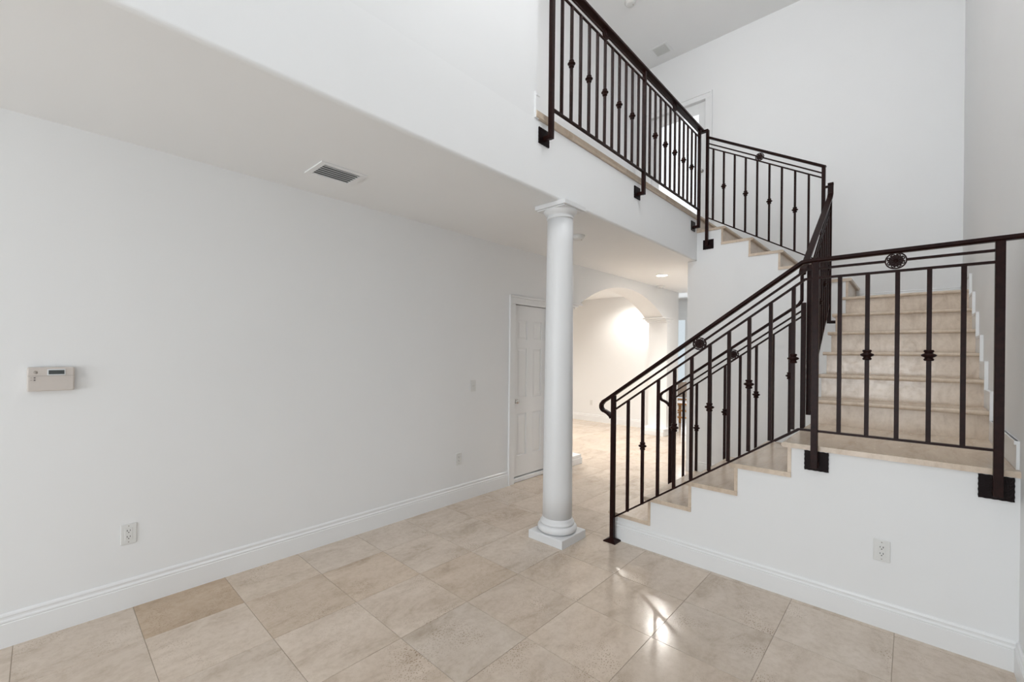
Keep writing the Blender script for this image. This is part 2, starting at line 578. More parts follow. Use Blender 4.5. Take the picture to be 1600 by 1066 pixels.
sk = B()
skirt(sk, (XF, YL), (DX0 - 0.1, YL), (0, -1), 0.168)
skirt(sk, (DX1 + 0.1, YL), (JX0 - 0.2, YL), (0, -1), 0.168)
struct(sk.build('baseboard_left', M_TRIM), 'moulded white baseboard along the long left wall', 'baseboard')
struct(skirt(B(), (XS, YR), (XS, 1.735), (-1, 0), 0.146).build('baseboard_stair', M_TRIM), 'moulded white baseboard along the stair wall', 'baseboard')
struct(skirt(B(), (XF, YR), (XS - 0.016, YR), (0, 1), 0.15).build('baseboard_right', M_TRIM), 'moulded white baseboard on the wall at the right edge', 'baseboard')
struct(skirt(B(), (XW, 0.56), (XW, 2.095), (-1, 0), 0.146).build('baseboard_under_stair', M_TRIM), 'white baseboard on the wall under the top flight', 'baseboard')
sk = B()
skirt(sk, (8.4, YL + TH), (8.4, 7.1), (-1, 0), 0.15)
skirt(sk, (JX1 + 0.2, YL), (8.5, YL), (0, -1), 0.15)
struct(sk.build('baseboard_dining', M_TRIM), 'white baseboard of the room behind the arch', 'baseboard')
# stepped skirting on the right wall beside the middle flight
FX, RUN2, R2 = 4.265, 0.298, 0.1918


def fz(k):
    return ZL + R2 * k


HS = 0.13
outl = [(XS + 0.03, ZL + 0.14), (FX - 0.10, ZL + 0.14)]
for k in range(1, 7):
    outl += [(FX + RUN2 * (k - 1) - 0.10, fz(k) + HS), (FX + RUN2 * k - 0.10 if k < 6 else XB - 0.02, fz(k) + HS)]
outl[1] = (FX - 0.10, ZL + 0.14)
low = [(XS + 0.03, ZL + 0.001), (FX, ZL + 0.001)]
for k in range(1, 7):
    low += [(FX + RUN2 * (k - 1), fz(k) + 0.001), (FX + RUN2 * k if k < 6 else XB - 0.02, fz(k) + 0.001)]
ss = B()
ss.prism(outl + low[::-1], 1, YR, YR + 0.011)
inn = [(x_ + (0.008 if 0 < i_ else 0), z_ - 0.009) for i_, (x_, z_) in enumerate(outl)]
ss.sweep([(x_, YR + 0.0115, z_) for x_, z_ in inn], rect(0.013, 0.018), (0, 1, 0))
struct(ss.build('trim_stair_skirting', M_TRIM), 'white stepped skirting climbing the right wall beside the steps', 'trim')
struct(skirt(B(), (XB, YR), (XB, 0.45), (-1, 0), 0.13, ZL + R2 * 6).build('baseboard_back', M_TRIM), 'white baseboard above the upper landing', 'baseboard')
struct(skirt(B(), (XF, YL), (XB, YL), (0, -1), 0.14, ZU).build('baseboard_gallery', M_TRIM), 'white baseboard at the back of the gallery', 'baseboard')
struct(B().box(XG - 0.03, XG + 0.014, YS - 0.012, YS + 0.15, ZU - 0.06, ZU + 0.13).box(XG - 0.026, XG + 0.018, YS - 0.016, YS + 0.15, ZU + 0.10, ZU + 0.115).build('trim_wall_end', M_TRIM, bevel=0.004), 'short white baseboard return at the end of the upper wall', 'trim')

# arch piers: shafts are the wall itself; imposts and plinths are trim
for nm, jx, sg, lb in (('trim_arch_right', JX1, -1, 'white impost and plinth on the right pier of the arch'), ('trim_arch_left', JX0, 1, 'white impost and plinth on the left pier of the arch')):
    t = B()
    for (e, z0, z1) in ((0.225, 0, 0.085), (0.205, 0.085, 0.13), (0.06, AZ - 0.085, AZ - 0.06), (0.12, AZ - 0.06, AZ - 0.03), (0.205, AZ - 0.03, AZ)):
        f_ = e * 0.16 + 0.006
        xa, xb_ = sorted((jx + sg * e, jx - sg * 0.16 - sg * f_))
        t.box(xa, xb_, YL - f_, YL + TH + f_, z0, z1)
    struct(t.build(nm, M_TRIM, bevel=0.006), lb, 'trim')

# ------------------------------------------------------------------ closet door on the left wall
d1 = empty('door_1', (DX0, YL, 0), 'white six panel closet door half behind the column', 'door', 'structure')
cs = B()
for (xa, xb_, za, zb) in ((DX0 - 0.075, DX0 - 0.001, 0, DZ - 0.005), (DX1 + 0.001, DX1 + 0.075, 0, DZ - 0.005), (DX0 - 0.075, DX1 + 0.075, DZ - 0.005, DZ + 0.065)):
    cs.box(xa, xb_, YL - 0.016, YL, za, zb)
cs.box(DX0 - 0.1, DX0 - 0.075, YL - 0.024, YL, 0, DZ + 0.065)
cs.box(DX1 + 0.075, DX1 + 0.1, YL - 0.024, YL, 0, DZ + 0.065)
cs.box(DX0 - 0.1, DX1 + 0.1, YL - 0.024, YL, DZ + 0.065, DZ + 0.09)
cs.build('door_casing', M_TRIM, d1, bevel=0.004)
YD = YL + 0.028
ZB0 = 0.062
lf = B()
zs = [(ZB0, 0.30), (0.79, 0.97), (1.545, 1.65), (1.87, DZ - 0.008)]   # rails
cols = [(DX0 + 0.088, DX0 + 0.252), (DX1 - 0.252, DX1 - 0.088)]
lf.box(DX0, cols[0][0], YD, YD + 0.035, ZB0, DZ - 0.008)
lf.box(cols[0][1], cols[1][0], YD, YD + 0.035, ZB0, DZ - 0.008)
lf.box(cols[1][1], DX1, YD, YD + 0.035, ZB0, DZ - 0.008)
for (za, zb) in zs:
    for (xa, xb_) in cols:
        lf.box(xa, xb_, YD, YD + 0.035, za, zb)
lf.build('door_leaf', M_TRIM, d1)
for (xa, xb_) in cols:
    for (za, zb) in ((0.30, 0.79), (0.97, 1.545), (1.65, 1.87)):
        p = B()
        y0 = YD + 0.010
        e = 0.03
        vs = [(xa, y0, za), (xb_, y0, za), (xb_, y0, zb), (xa, y0, zb), (xa + 0.008, y0, za + 0.008), (xb_ - 0.008, y0, za + 0.008), (xb_ - 0.008, y0, zb - 0.008), (xa + 0.008, y0, zb - 0.008),
              (xa + e, YD + 0.003, za + e), (xb_ - e, YD + 0.003, za + e), (xb_ - e, YD + 0.003, zb - e), (xa + e, YD + 0.003, zb - e)]
        fs = [(8, 9, 10, 11)]
        for k in range(4):
            j = (k + 1) % 4
            fs += [(k, j, 4 + j, 4 + k), (4 + k, 4 + j, 8 + j, 8 + k)]
        p.add(vs, fs).build('door_panel', M_TRIM, d1)
B().lathe([(0.0, -0.055), (0.018, -0.053), (0.026, -0.044), (0.026, -0.034), (0.016, -0.026), (0.010, -0.02), (0.010, -0.006), (0.028, -0.004), (0.028, 0.0)], (DX0 + 0.045, YD, 0.935), 16, 1).build('door_knob', M_KNOB, d1)
B().box(DX0 - 0.004, DX1 + 0.004, YL + 0.012, YL + 0.09, 0, 0.046).build('threshold', M_TRIM, d1, bevel=0.003)
B().box(DX0 - 0.004, DX1 + 0.004, YL + 0.09, YL + 0.10, 0, DZ).build('gap_shade_sheet', M_SHADOW, d1)  # dark sheet painted as the shade in the gap behind the leaf

# ------------------------------------------------------------------ glass door upstairs in the back wall
d2 = empty('door_2', (XB, GY0, ZU), 'white glazed door on the upper floor behind the gallery rail', 'door', 'structure')
cs = B()
for (ya, yb, za, zb) in ((GY0 - 0.07, GY0, ZU, GZ), (GY1, GY1 + 0.07, ZU, GZ), (GY0 - 0.07, GY1 + 0.07, GZ, GZ + 0.07)):
    cs.box(XB - 0.018, XB, ya, yb, za, zb)
cs.box(XB - 0.026, XB, GY0 - 0.095, GY0 - 0.07, ZU, GZ + 0.07).box(XB - 0.026, XB, GY1 + 0.07, GY1 + 0.095, ZU, GZ + 0.07).box(XB - 0.026, XB, GY0 - 0.095, GY1 + 0.095, GZ + 0.07, GZ + 0.095)
cs.build('door_casing', M_TRIM, d2, bevel=0.004)
lf = B()
gx = XB + 0.05
lf.box(gx, gx + 0.04, GY0, GY0 + 0.11, ZU, GZ).box(gx, gx + 0.04, GY1 - 0.11, GY1, ZU, GZ).box(gx, gx + 0.04, GY0 + 0.11, GY1 - 0.11, ZU, ZU + 0.22).box(gx, gx + 0.04, GY0 + 0.11, GY1 - 0.11, GZ - 0.16, GZ)
lf.build('door_leaf', M_TRIM, d2, bevel=0.003)
B().box(gx + 0.015, gx + 0.02, GY0 + 0.11, GY1 - 0.11, ZU + 0.22, GZ - 0.16).build('glass_pane', M_GLOWPANE, d2)

B().lathe([(0.0, -0.06), (0.02, -0.057), (0.026, -0.045), (0.02, -0.032), (0.009, -0.026), (0.009, -0.006), (0.026, -0.004), (0.026, 0.0)], (gx, GY0 + 0.06, ZU + 0.94), 14, 0).build('door_knob', M_KNOB, d2)

# window at the end of the far room
w1 = empty('window_1', (13.0, WY0, 0.08), 'tall white framed window at the end of the corridor', 'window', 'structure')
fb = B()
for (ya, yb, za, zb) in ((WY0, WY0 + 0.08, 0.18, 2.50), (WY1 - 0.08, WY1, 0.18, 2.50), (WY0, WY1, 0.08, 0.18), (WY0, WY1, 2.50, 2.62), (4.68, 4.80, 0.18, 2.50), (4.22, 4.26, 0.18, 2.50), (5.3, 5.34, 0.18, 2.50)):
    fb.box(12.98, 13.05, ya, yb, za, zb)
fb.build('window_frame', M_TRIM, w1)
for (ya, yb) in ((WY0 + 0.08, 4.22), (4.26, 4.68), (4.80, 5.3), (5.34, WY1 - 0.08)):
    B().box(13.02, 13.03, ya, yb, 0.18, 2.50).build('window_pane', M_GLASS, w1)

# ------------------------------------------------------------------ the column
cxx, cyy = 2.902, 2.075
co = empty('column', (cxx, cyy, 0), 'white round column on a square plinth under the gallery edge', 'column')
B().cbox(cxx - 0.164, cxx + 0.164, cyy - 0.164, cyy + 0.164, 0, 0.066, 0.004).build('plinth', M_COLUMN, co)
pr = []
for k in range(9):
    t = -PI / 2 + PI * k / 8
    pr.append((0.128 + 0.030 * math.cos(t), 0.096 + 0.030 * math.sin(t)))
pr += [(0.133, 0.128), (0.138, 0.132), (0.138, 0.142), (0.130, 0.148), (0.124, 0.160), (0.120, 0.178)]
B().lathe([(0.10, 0.066)] + pr + [(0.10, 0.178)], (cxx, cyy, 0), 48).build('base_moulding', M_COLUMN, co)
sh = []
for k in range(13):
    t = k / 12
    z = 0.17 + (2.585 - 0.17) * t
    sh.append((0.1185 - 0.0155 * t ** 1.6, z))
B().lathe(sh, (cxx, cyy, 0), 48).build('shaft', M_COLUMN, co)
cap = [(0.09, 2.575), (0.108, 2.575), (0.112, 2.581), (0.108, 2.588), (0.105, 2.592), (0.105, 2.602), (0.113, 2.606), (0.124, 2.618), (0.133, 2.632), (0.137, 2.642), (0.137, 2.650), (0.09, 2.650)]
B().lathe(cap, (cxx, cyy, 0), 48).build('capital', M_COLUMN, co)
ab = B()
hb = 0.148
ab.box(cxx - hb, cxx + hb, cyy - hb, cyy + hb, 2.65, 2.6845)
ab.box(cxx - hb + .014, cxx + hb - .014, cyy - hb + .014, cyy + hb - .014, 2.640, 2.65)
ab.build('abacus', M_COLUMN, co, bevel=0.003)

# ------------------------------------------------------------------ staircase
st = empty('staircase', (XS, 1.76, 0), 'white staircase with beige travertine treads turning up around the corner', 'staircase')
TT, RT = 0.03, 0.02                      # tread and riser thickness
Y1 = [1.755, 1.455, 1.155, 0.857, 0.557]
Z1 = [ZL - RL * (4 - k) for k in range(5)]
FXR = 4.24                               # far side of the first flight
# white body of first flight and landing
po = [(YR, 0), (Y1[0] - RT, 0)]
for k in range(5):
    po += [(Y1[k] - RT, Z1[k] - TT), ((Y1[k + 1] - RT if k < 4 else YR), Z1[k] - TT)]
struct_b = B().prism(po, 0, XS, FXR).build('stair_wall', M_WALL, st)
tag(struct_b, 'white wall under the lower steps and landing')


def nose(d, t, r_=None):
    """tread section: (depth, height); the front is at depth 0, rounded"""
    r_ = t / 2
    p = []
    for k in range(7):
        a = PI / 2 + PI * k / 6
        p.append((r_ + r_ * math.cos(a), t / 2 + r_ * math.sin(a)))
    return p + [(d, 0), (d, t)]


OV = 0.032
for k in range(5):
    B().box(XS - 0.003, FXR + 0.003, Y1[k] - RT, Y1[k], (Z1[k - 1] if k else 0.0), Z1[k] - TT).build('riser', M_STEP, st)
    if k < 4:
        dep = Y1[k] - Y1[k + 1] + OV + RT
        pf = [(Y1[k] + OV - a, Z1[k] - TT + b_) for a, b_ in nose(dep, TT)]
        B().prism(pf, 0, XS - 0.012, FXR + 0.012).build('tread', M_STEP, st)
# landing
pf = [(Y1[4] + OV - a, ZL - TT + b_) for a, b_ in nose(Y1[4] + OV - YR, TT)]
ls = B().prism(pf, 0, XS - 0.016, FX + 0.02).build('landing_slab', M_STEP, st)
# middle flight, climbing away along x
YI = 0.55
po = [(FXR, 0), (XW, 0), (XW, fz(5) - TT)]
po = [(FXR, 0), (FXR, ZL - TT), (FX + RT, ZL - TT)]
for k in range(1, 6):
    xk = FX + RUN2 * (k - 1) + RT
    xn = FX + RUN2 * k + RT if k < 5 else XW
    po += [(xk, fz(k) - TT), (xn, fz(k) - TT)]
po += [(XW, 0)]
B().prism(po, 1, YR, YI).build('stair_wall', M_WALL, st)
for k in range(1, 7):
    xk = FX + RUN2 * (k - 1)
    B().box(xk, xk + RT, YR, YI + 0.003, fz(k - 1), fz(k) - TT).build('riser', M_STEP, st)
    if k < 6:
        pf = [(xk - OV + a, fz(k) - TT + b_) for a, b_ in nose(RUN2 + OV + RT, TT)]
        B().prism(pf, 1, YR, YI + 0.028).build('tread', M_STEP, st)
Z2 = fz(6)
xk = FX + RUN2 * 5
pf = [(xk - OV + a, Z2 - TT + b_) for a, b_ in nose(XB - xk + OV, TT)]
B().prism(pf, 1, YR, 0.53).build('landing_slab', M_STEP, st)
# top flight, climbing to the left along y, with the white wall below it
Y3 = [0.48 + 0.30 * k for k in range(6)]
R3 = (ZU - Z2) / 6
Z3 = [Z2 + R3 * (k + 1) for k in range(6)]
po = [(0.48 + RT, 0), (0.48 + RT, Z3[0] - TT)]
for k in range(1, 6):
    po += [(Y3[k] + RT, Z3[k - 1] - TT), (Y3[k] + RT, Z3[k] - TT if k < 5 else ZC + 0.2)]
po[-1] = (YS - 0.0005, Z3[4] - TT)
po[-2] = (YS - 0.0005, Z3[4] - TT)
po = po[:-1] + [(YS - 0.0005, ZC - 0.0005), (2.095, ZC - 0.0005), (2.095, 0)]
B().prism(po, 0, XW, XB - 0.001).build('stair_wall', M_WALL, st)
for k in range(6):
    B().box(XW - 0.003, XB - 0.002, Y3[k], Y3[k] + (RT if k < 5 else 0.007), (Z3[k - 1] if k else Z2), Z3[k] - TT).build('riser', M_STEP, st)
    if k < 5:
        pf = [(Y3[k] - OV + a, Z3[k] - TT + b_) for a, b_ in nose(0.30 + OV + (RT if k < 4 else 0.006), TT)]
        B().prism(pf, 0, XW - 0.012, XB - 0.002).build('tread', M_STEP, st)
pf = [(Y3[5] - OV + a, Z3[5] - TT + b_) for a, b_ in nose(0.2, TT)]
B().prism(pf, 0, XW - 0.012, XB - 0.002).build('tread', M_STEP, st)


# ------------------------------------------------------------------ wrought-iron railings
PW, BW = 0.033, 0.0195
HR = [(-0.024, -0.012), (0.024, -0.012), (0.024, 0.004), (0.014, 0.011), (-0.014, 0.011), (-0.024, 0.004)]



def knuckle_mesh():
    pr = [(0.0, -0.029), (0.017, -0.0285), (0.0205, -0.024), (0.0205, -0.019), (0.0165, -0.015), (0.017, -0.011), (0.027, -0.006), (0.0305, -0.001), (0.0305, 0.002), (0.027, 0.006), (0.017, 0.011), (0.0165, 0.015), (0.0205, 0.019), (0.0205, 0.024), (0.017, 0.0285), (0.0, 0.029)]
    return B().lathe(pr, (0, 0, 0), 14).mesh('knuckle', M_IRON, (0, 0, 0))


KN = knuckle_mesh()
BAL = {}


def baluster(root, x, y, z0, z1, kz=None):
    L_ = round(z1 - z0, 3)
    if L_ not in BAL:
        BAL[L_] = B().vbar(0, 0, -L_ / 2, L_ / 2, BW).mesh('baluster', M_IRON, (0, 0, 0))
    o = bpy.data.objects.new('baluster', BAL[L_])
    place(o, (x, y, (z0 + z1) / 2), root)
    if kz is not None:
        q = bpy.data.objects.new('knuckle', KN)
        place(q, (x, y, kz), o)
    return o


def rosette_mesh(axis):
    b_ = B()

    def m3(u, v_, w_):
        return (w_, u, v_) if axis == 0 else (u, w_, v_)
    side = Vector(m3(0, 0, 1))
    n = 28
    R_ = 0.042
    b_.sweep([m3(R_ * math.cos(2 * PI * k / n), R_ * math.sin(2 * PI * k / n), 0) for k in range(n)], rect(0.013, 0.006), side, closed=True)
    b_.lathe([(0.0, -0.0025), (0.031, -0.0025), (0.031, 0.0025), (0.0, 0.0025)], (0, 0, 0), 24, axis, False)
    # centre boss
    b_.lathe([(0.0, -0.009), (0.007, -0.0085), (0.011, -0.005), (0.0125, 0), (0.011, 0.005), (0.007, 0.0085), (0.0, 0.009)], (0, 0, 0), 14, axis)
    # eight petals and eight scrolls
    for k in range(8):
        t = 2 * PI * k / 8
        pts = []
        for i in range(5):
            rr = 0.010 + 0.011 * i / 4
            pts.append(m3(rr * math.cos(t), rr * math.sin(t), 0))
        b_.sweep(pts, rect(0.012, 0.006), side)
        c_ = 0.0288
        t2 = t + PI / 8
        ring = []
        for i in range(9):
            a = t2 + PI + 2 * PI * 0.86 * i / 8
            ring.append(m3(c_ * math.cos(t2) + 0.0075 * math.cos(a), c_ * math.sin(t2) + 0.0075 * math.sin(a), 0))
        b_.sweep(ring, rect(0.010, 0.0042), side)
        b_.sweep([m3(0.022 * math.cos(t), 0.022 * math.sin(t), 0), m3(0.037 * math.cos(t + 0.12), 0.037 * math.sin(t + 0.12), 0)], rect(0.009, 0.0045), side)
    return b_.mesh('rosette', M_IRON, (0, 0, 0))


ROS = {0: rosette_mesh(0), 1: rosette_mesh(1)}


def rosette(root, loc, axis):
    return place(bpy.data.objects.new('rosette', ROS[axis]), loc, root)


def wall_plate(root, c, axis, w_, h_, sgn):
    """hammered square plate on a wall: thin box with a notched, fringed edge; axis = wall normal"""
    b_ = B()
    t = 0.009
    n = 9
    out = []
    for k in range(n):                       # fringed outline in (u, v)
        out.append((-w_ / 2 + w_ * k / n, -h_ / 2 + (0.0 if k % 2 else 0.0018)))
    for k in range(n):
        out.append((w_ / 2 - (0.0 if k % 2 else 0.0018), -h_ / 2 + h_ * k / n))
    for k in range(n):
        out.append((w_ / 2 - w_ * k / n, h_ / 2 - (0.0 if k % 2 else 0.0018)))
    for k in range(n):
        out.append((-w_ / 2 + (0.0 if k % 2 else 0.0018), h_ / 2 - h_ * k / n))
    if axis == 0:
        b_.prism([(c[1] + u, c[2] + v_) for u, v_ in out], 0, c[0], c[0] + sgn * t)
    else:
        b_.prism([(c[0] + u, c[2] + v_) for u, v_ in out], 1, c[1], c[1] + sgn * t)
    return b_.build('wall_plate', M_PLATE, root)


def arm(root, p, q, w_=0.03):
    a = [min(p[k], q[k]) - (w_ / 2 if abs(p[k] - q[k]) < 1e-6 else 0) for k in range(3)]
    b2 = [max(p[k], q[k]) + (w_ / 2 if abs(p[k] - q[k]) < 1e-6 else 0) for k in range(3)]
    return B().box(a[0], b2[0], a[1], b2[1], a[2], b2[2]).build('bracket_arm', M_IRON, root, bevel=0.002)


def post(root, x, y, z0, z1, name='post'):
    return B().vbar(x, y, z0, z1, PW).build(name, M_IRON, root, bevel=0.002)


# --- lower flight: the near side (with the landing guard) and the far side
SL = (2.067 - 1.178) / (1.721 - 0.478)     # rise per metre of the sloped rails
ZH, ZB2, ZB3, ZBOT = 2.060, 2.013, 1.957, 1.054
YN, YB = 1.721, 0.478


def hz(y):                                   # handrail centre height along the flight
    return 1.168 + SL * (YN - y)


ZLT = 1.955                                  # where the lower bar meets the landing


def lz(y):                                   # lower bar of the sloped panels
    return (hz(YN) - 0.126) + (ZLT - hz(YN) + 0.126) * (YN - y) / (YN - 0.466)


def scroll(xp, sign=1):
    z0 = hz(YN)
    pts = [(xp, YN - 0.02, hz(YN - 0.02)), (xp, YN + 0.05, hz(YN + 0.05)), (xp, YN + 0.085, hz(YN + 0.085) + 0.002)]
    cyv, czv, rr = YN + 0.068, z0 - 0.098, 0.038
    for k in range(7):
        a = math.radians(52 - 140 * k / 6)
        pts.append((xp, cyv + rr * math.cos(a), czv + rr * math.sin(a)))
    pts += [(xp, YN + 0.045, z0 - 0.148), (xp, YN + 0.020, z0 - 0.168), (xp, YN + 0.012, z0 - 0.186)]
    return pts


def lower_flight(root, xp, ys, knots, drop=0.0):
    # newel with its foot
    post(root, xp, YN, 0.014, hz(YN) - 0.005, 'newel_post')
    ft = B()
    ft.add([(xp - .052, YN - .052, 0), (xp + .052, YN - .052, 0), (xp + .052, YN + .052, 0), (xp - .052, YN + .052, 0),
            (xp - .052, YN - .052, .008), (xp + .052, YN - .052, .008), (xp + .052, YN + .052, .008), (xp - .052, YN + .052, .008),
            (xp - .02, YN - .02, .024), (xp + .02, YN - .02, .024), (xp + .02, YN + .02, .024), (xp - .02, YN + .02, .024)],
           [(3, 2, 1, 0), (0, 1, 5, 4), (1, 2, 6, 5), (2, 3, 7, 6), (3, 0, 4, 7), (4, 5, 9, 8), (5, 6, 10, 9), (6, 7, 11, 10), (7, 4, 8, 11), (8, 9, 10, 11)])
    ft.build('newel_foot', M_IRON, root)
    for y in ys:
        zt = lz(y)
        zb = hz(y) - 0.990 + 0.014 * (YN - y) / 1.24 - drop
        baluster(root, xp, y, zb, zt, (hz(y) - 0.99 + 0.445) if y in knots else None)


near = empty('stair_railing', (3.158, YN, 0), 'dark bronze iron railing on the near side of the lower steps and around the landing', 'railing')
XN = 3.158
YNB = [1.595, 1.476, 1.357, 1.238, 1.119, 1.000, 0.880, 0.761, 0.642, 0.523]
lower_flight(near, XN, YNB, YNB[1::2])
YE = YR + 0.002
hp = scroll(XN)[::-1] + [(XN, 0.51, hz(0.51)), (XN, YB, ZH - 0.004), (XN, 0.44, ZH), (XN, YE, ZH + 0.006)]
B().sweep(hp, HR, (1, 0, 0)).build('handrail', M_IRON, near)
B().sweep([(XN, YN, hz(YN) - 0.064), (XN, 1.068 + 0.036, hz(1.104) - 0.062)], rect(0.013, 0.013), (1, 0, 0)).build('upper_bar', M_IRON, near)
B().sweep([(XN, 1.068 - 0.036, hz(1.032) - 0.062), (XN, 0.458, ZB2), (XN, 0.07 + 0.040, ZB2)], rect(0.013, 0.013), (1, 0, 0)).build('upper_bar', M_IRON, near)
B().sweep([(XN, 0.065 - 0.040, ZB2), (XN, -0.30, ZB2)], rect(0.013, 0.013), (1, 0, 0)).build('upper_bar', M_IRON, near)
B().sweep([(XN, YN, lz(YN)), (XN, 0.466, ZLT), (XN, 0.44, ZB3), (XN, -0.30, ZB3)], rect(0.014, 0.013), (1, 0, 0)).build('lower_bar', M_IRON, near)
B().sweep([(XN, YN, 0.186), (XN, 0.494, ZBOT), (XN, -0.30, ZBOT)], rect(0.020, 0.012), (1, 0, 0)).build('bottom_bar', M_IRON, near)
post(near, XN, 0.414, 0.832, ZH - 0.008, 'landing_post')
post(near, XN, -0.302, 0.832, ZH - 0.004, 'landing_post')
for y in (0.301, 0.180, 0.058, -0.063, -0.184):
    baluster(near, XN, y, ZBOT, ZB3, 1.506 if y in (0.180, -0.063) else None)
rosette(near, (XN, 1.068, hz(1.068) - 0.062), 0)
rosette(near, (XN, 0.066, ZB2 - 0.001), 0)
for yc in (0.410, -0.301):
    wall_plate(near, (XS, yc, 0.865), 0, 0.120, 0.118, -1)
arm(near, (XS - 0.006, 0.412, 0.846), (XN, 0.412, 0.846))
arm(near, (XS - 0.006, -0.302, 0.846), (XN, -0.302, 0.846))

XQ = 4.302
far = empty('stair_railing', (XQ, YN, 0), 'dark bronze iron railing on the far side of the lower steps, behind the near one', 'railing')
YFB = [1.597, 1.476, 1.353, 1.230, 1.106, 0.980, 0.855, 0.735]
lower_flight(far, XQ, YFB, (YFB[1], YFB[3], YFB[5], YFB[7]), 0.04)
YQ = 0.655
hp = scroll(XQ)[::-1] + [(XQ, YQ, hz(YQ)), (XQ, YQ - 0.002, hz(YQ) + 0.03), (XQ, YQ - 0.004, 2.16)]
hp = scroll(XQ)[::-1] + [(XQ, YQ + 0.02, hz(YQ + 0.02)), (XQ, YQ, hz(YQ) + 0.02), (XQ, YQ, 2.17)]
B().sweep(hp, [(a * 0.85, b_ * 0.85) for a, b_ in HR], (1, 0, 0)).build('handrail', M_IRON, far)
B().sweep([(XQ, YN, hz(YN) - 0.066), (XQ, 1.163 + 0.036, hz(1.199) - 0.066)], rect(0.013, 0.013), (1, 0, 0)).build('upper_bar', M_IRON, far)
B().sweep([(XQ, 1.163 - 0.036, hz(1.127) - 0.066), (XQ, YQ - 0.02, hz(YQ - 0.02) - 0.066)], rect(0.013, 0.013), (1, 0, 0)).build('upper_bar', M_IRON, far)
B().sweep([(XQ, YN, lz(YN)), (XQ, YQ - 0.02, lz(YQ - 0.02))], rect(0.014, 0.013), (1, 0, 0)).build('lower_bar', M_IRON, far)
B().sweep([(XQ, YN, 0.146), (XQ, YQ - 0.01, 0.146 + 0.71 * (YN - YQ))], rect(0.020, 0.012), (1, 0, 0)).build('bottom_bar', M_IRON, far)
post(far, XQ, YQ - 0.012, 0.76, 1.93, 'top_post')
rosette(far, (XQ, 1.163, hz(1.163) - 0.066), 0)

# --- middle flight, on the open side of the steps
YM = 0.62
mid = empty('stair_railing', (4.41, YM, 1.0), 'dark bronze iron railing climbing steeply beside the middle steps, seen almost end on', 'railing')
XA, XZ = 4.41, 5.585
SM = (3.10 - 2.235) / (XZ - XA)


def mz(x):
    return 2.262 + SM * (x - XA)


post(mid, XA, YM, 1.005, mz(XA) - 0.005)
post(mid, XZ, YM, 1.83, mz(XZ) - 0.005)
B().sweep([(XQ, YM + 0.034, 2.165), (XQ + 0.03, YM + 0.034, mz(XQ + 0.03)), (XZ - 0.02, YM, mz(XZ - 0.02)), (XZ + 0.03, YM, mz(XZ + 0.03) + 0.02), (XZ + 0.035, YM, 3.275)], HR, (0, 1, 0)).build('handrail', M_IRON, mid)
B().box(XZ + 0.012, XZ + 0.058, YM - 0.024, YM + 0.024, 3.262, 3.284).build('rail_cap', M_IRON, mid, bevel=0.003)
for dz, wv in ((0.068, 0.012), (0.126, 0.012), (1.09, 0.018)):
    B().sweep([(XA, YM, mz(XA) - dz), (XZ, YM, mz(XZ) - dz)], rect(wv, 0.011), (0, 1, 0)).build({0.068: 'upper_bar', 0.126: 'lower_bar', 1.09: 'bottom_bar'}[dz], M_IRON, mid)
for k in range(1, 9):
    x = XA + (XZ - XA) * k / 9
    baluster(mid, x, YM, mz(x) - 1.09, mz(x) - 0.126, mz(x) - 0.65 if k % 2 == 0 else None)
rosette(mid, (XA + 0.6, YM, mz(XA + 0.6) - 0.068), 1)
for xp, zp in ((XA, 1.025), (XZ, 1.845)):
    wall_plate(mid, (xp, YI, zp), 1, 0.10, 0.10, 1)
    arm(mid, (xp, YI + 0.006, zp - 0.002), (xp, YM, zp - 0.002))

# --- top flight
XT = XW - 0.06
top = empty('stair_railing', (XT, 1.85, 2.84), 'dark bronze iron railing sloping down the top steps against the tall white wall', 'railing')
ya, yb = 1.850, 0.687
ST = (4.186 - 3.492) / (ya - yb)


def tz(y):
    return 4.186 - ST * (ya - y)


post(top, XT, ya, 2.850, 4.275)
post(top, XT, yb, 2.50, tz(yb) - 0.001)
B().sweep([(XT, ya, tz(ya)), (XT, yb - 0.016, tz(yb - 0.016))], HR, (1, 0, 0)).build('handrail', M_IRON, top)
for dz in (0.072, 0.122):
    if dz == 0.072:
        B().sweep([(XT, ya, tz(ya) - dz), (XT, 1.282 + 0.034, tz(1.316) - dz)], rect(0.013, 0.013), (1, 0, 0)).build('upper_bar', M_IRON, top)
        B().sweep([(XT, 1.282 - 0.034, tz(1.248) - dz), (XT, yb, tz(yb) - dz)], rect(0.013, 0.013), (1, 0, 0)).build('upper_bar', M_IRON, top)
    else:
        B().sweep([(XT, ya, tz(ya) - dz), (XT, yb, tz(yb) - dz)], rect(0.014, 0.013), (1, 0, 0)).build('lower_bar', M_IRON, top)


def tb(y):
    return 3.171 - 0.612 * (1.809 - y)


B().sweep([(XT, ya, tb(ya)), (XT, yb, tb(yb))], rect(0.020, 0.012), (1, 0, 0)).build('bottom_bar', M_IRON, top)
for k, y in enumerate((1.780, 1.661, 1.542, 1.424, 1.304, 1.182, 1.062, 0.938, 0.815)):
    baluster(top, XT, y, tb(y), tz(y) - 0.122, (3.536 - 0.615 * (1.663 - y)) if k % 2 else None)
rosette(top, (XT, 1.282, tz(1.282) - 0.072), 0)
wall_plate(top, (XW, 1.848, 2.872), 0, 0.125, 0.12, -1)
arm(top, (XW - 0.006, 1.850, 2.866), (XT, 1.850, 2.866))
arm(top, (XT, 0.687, 3.27), (XT, 0.632, 3.27), 0.022)

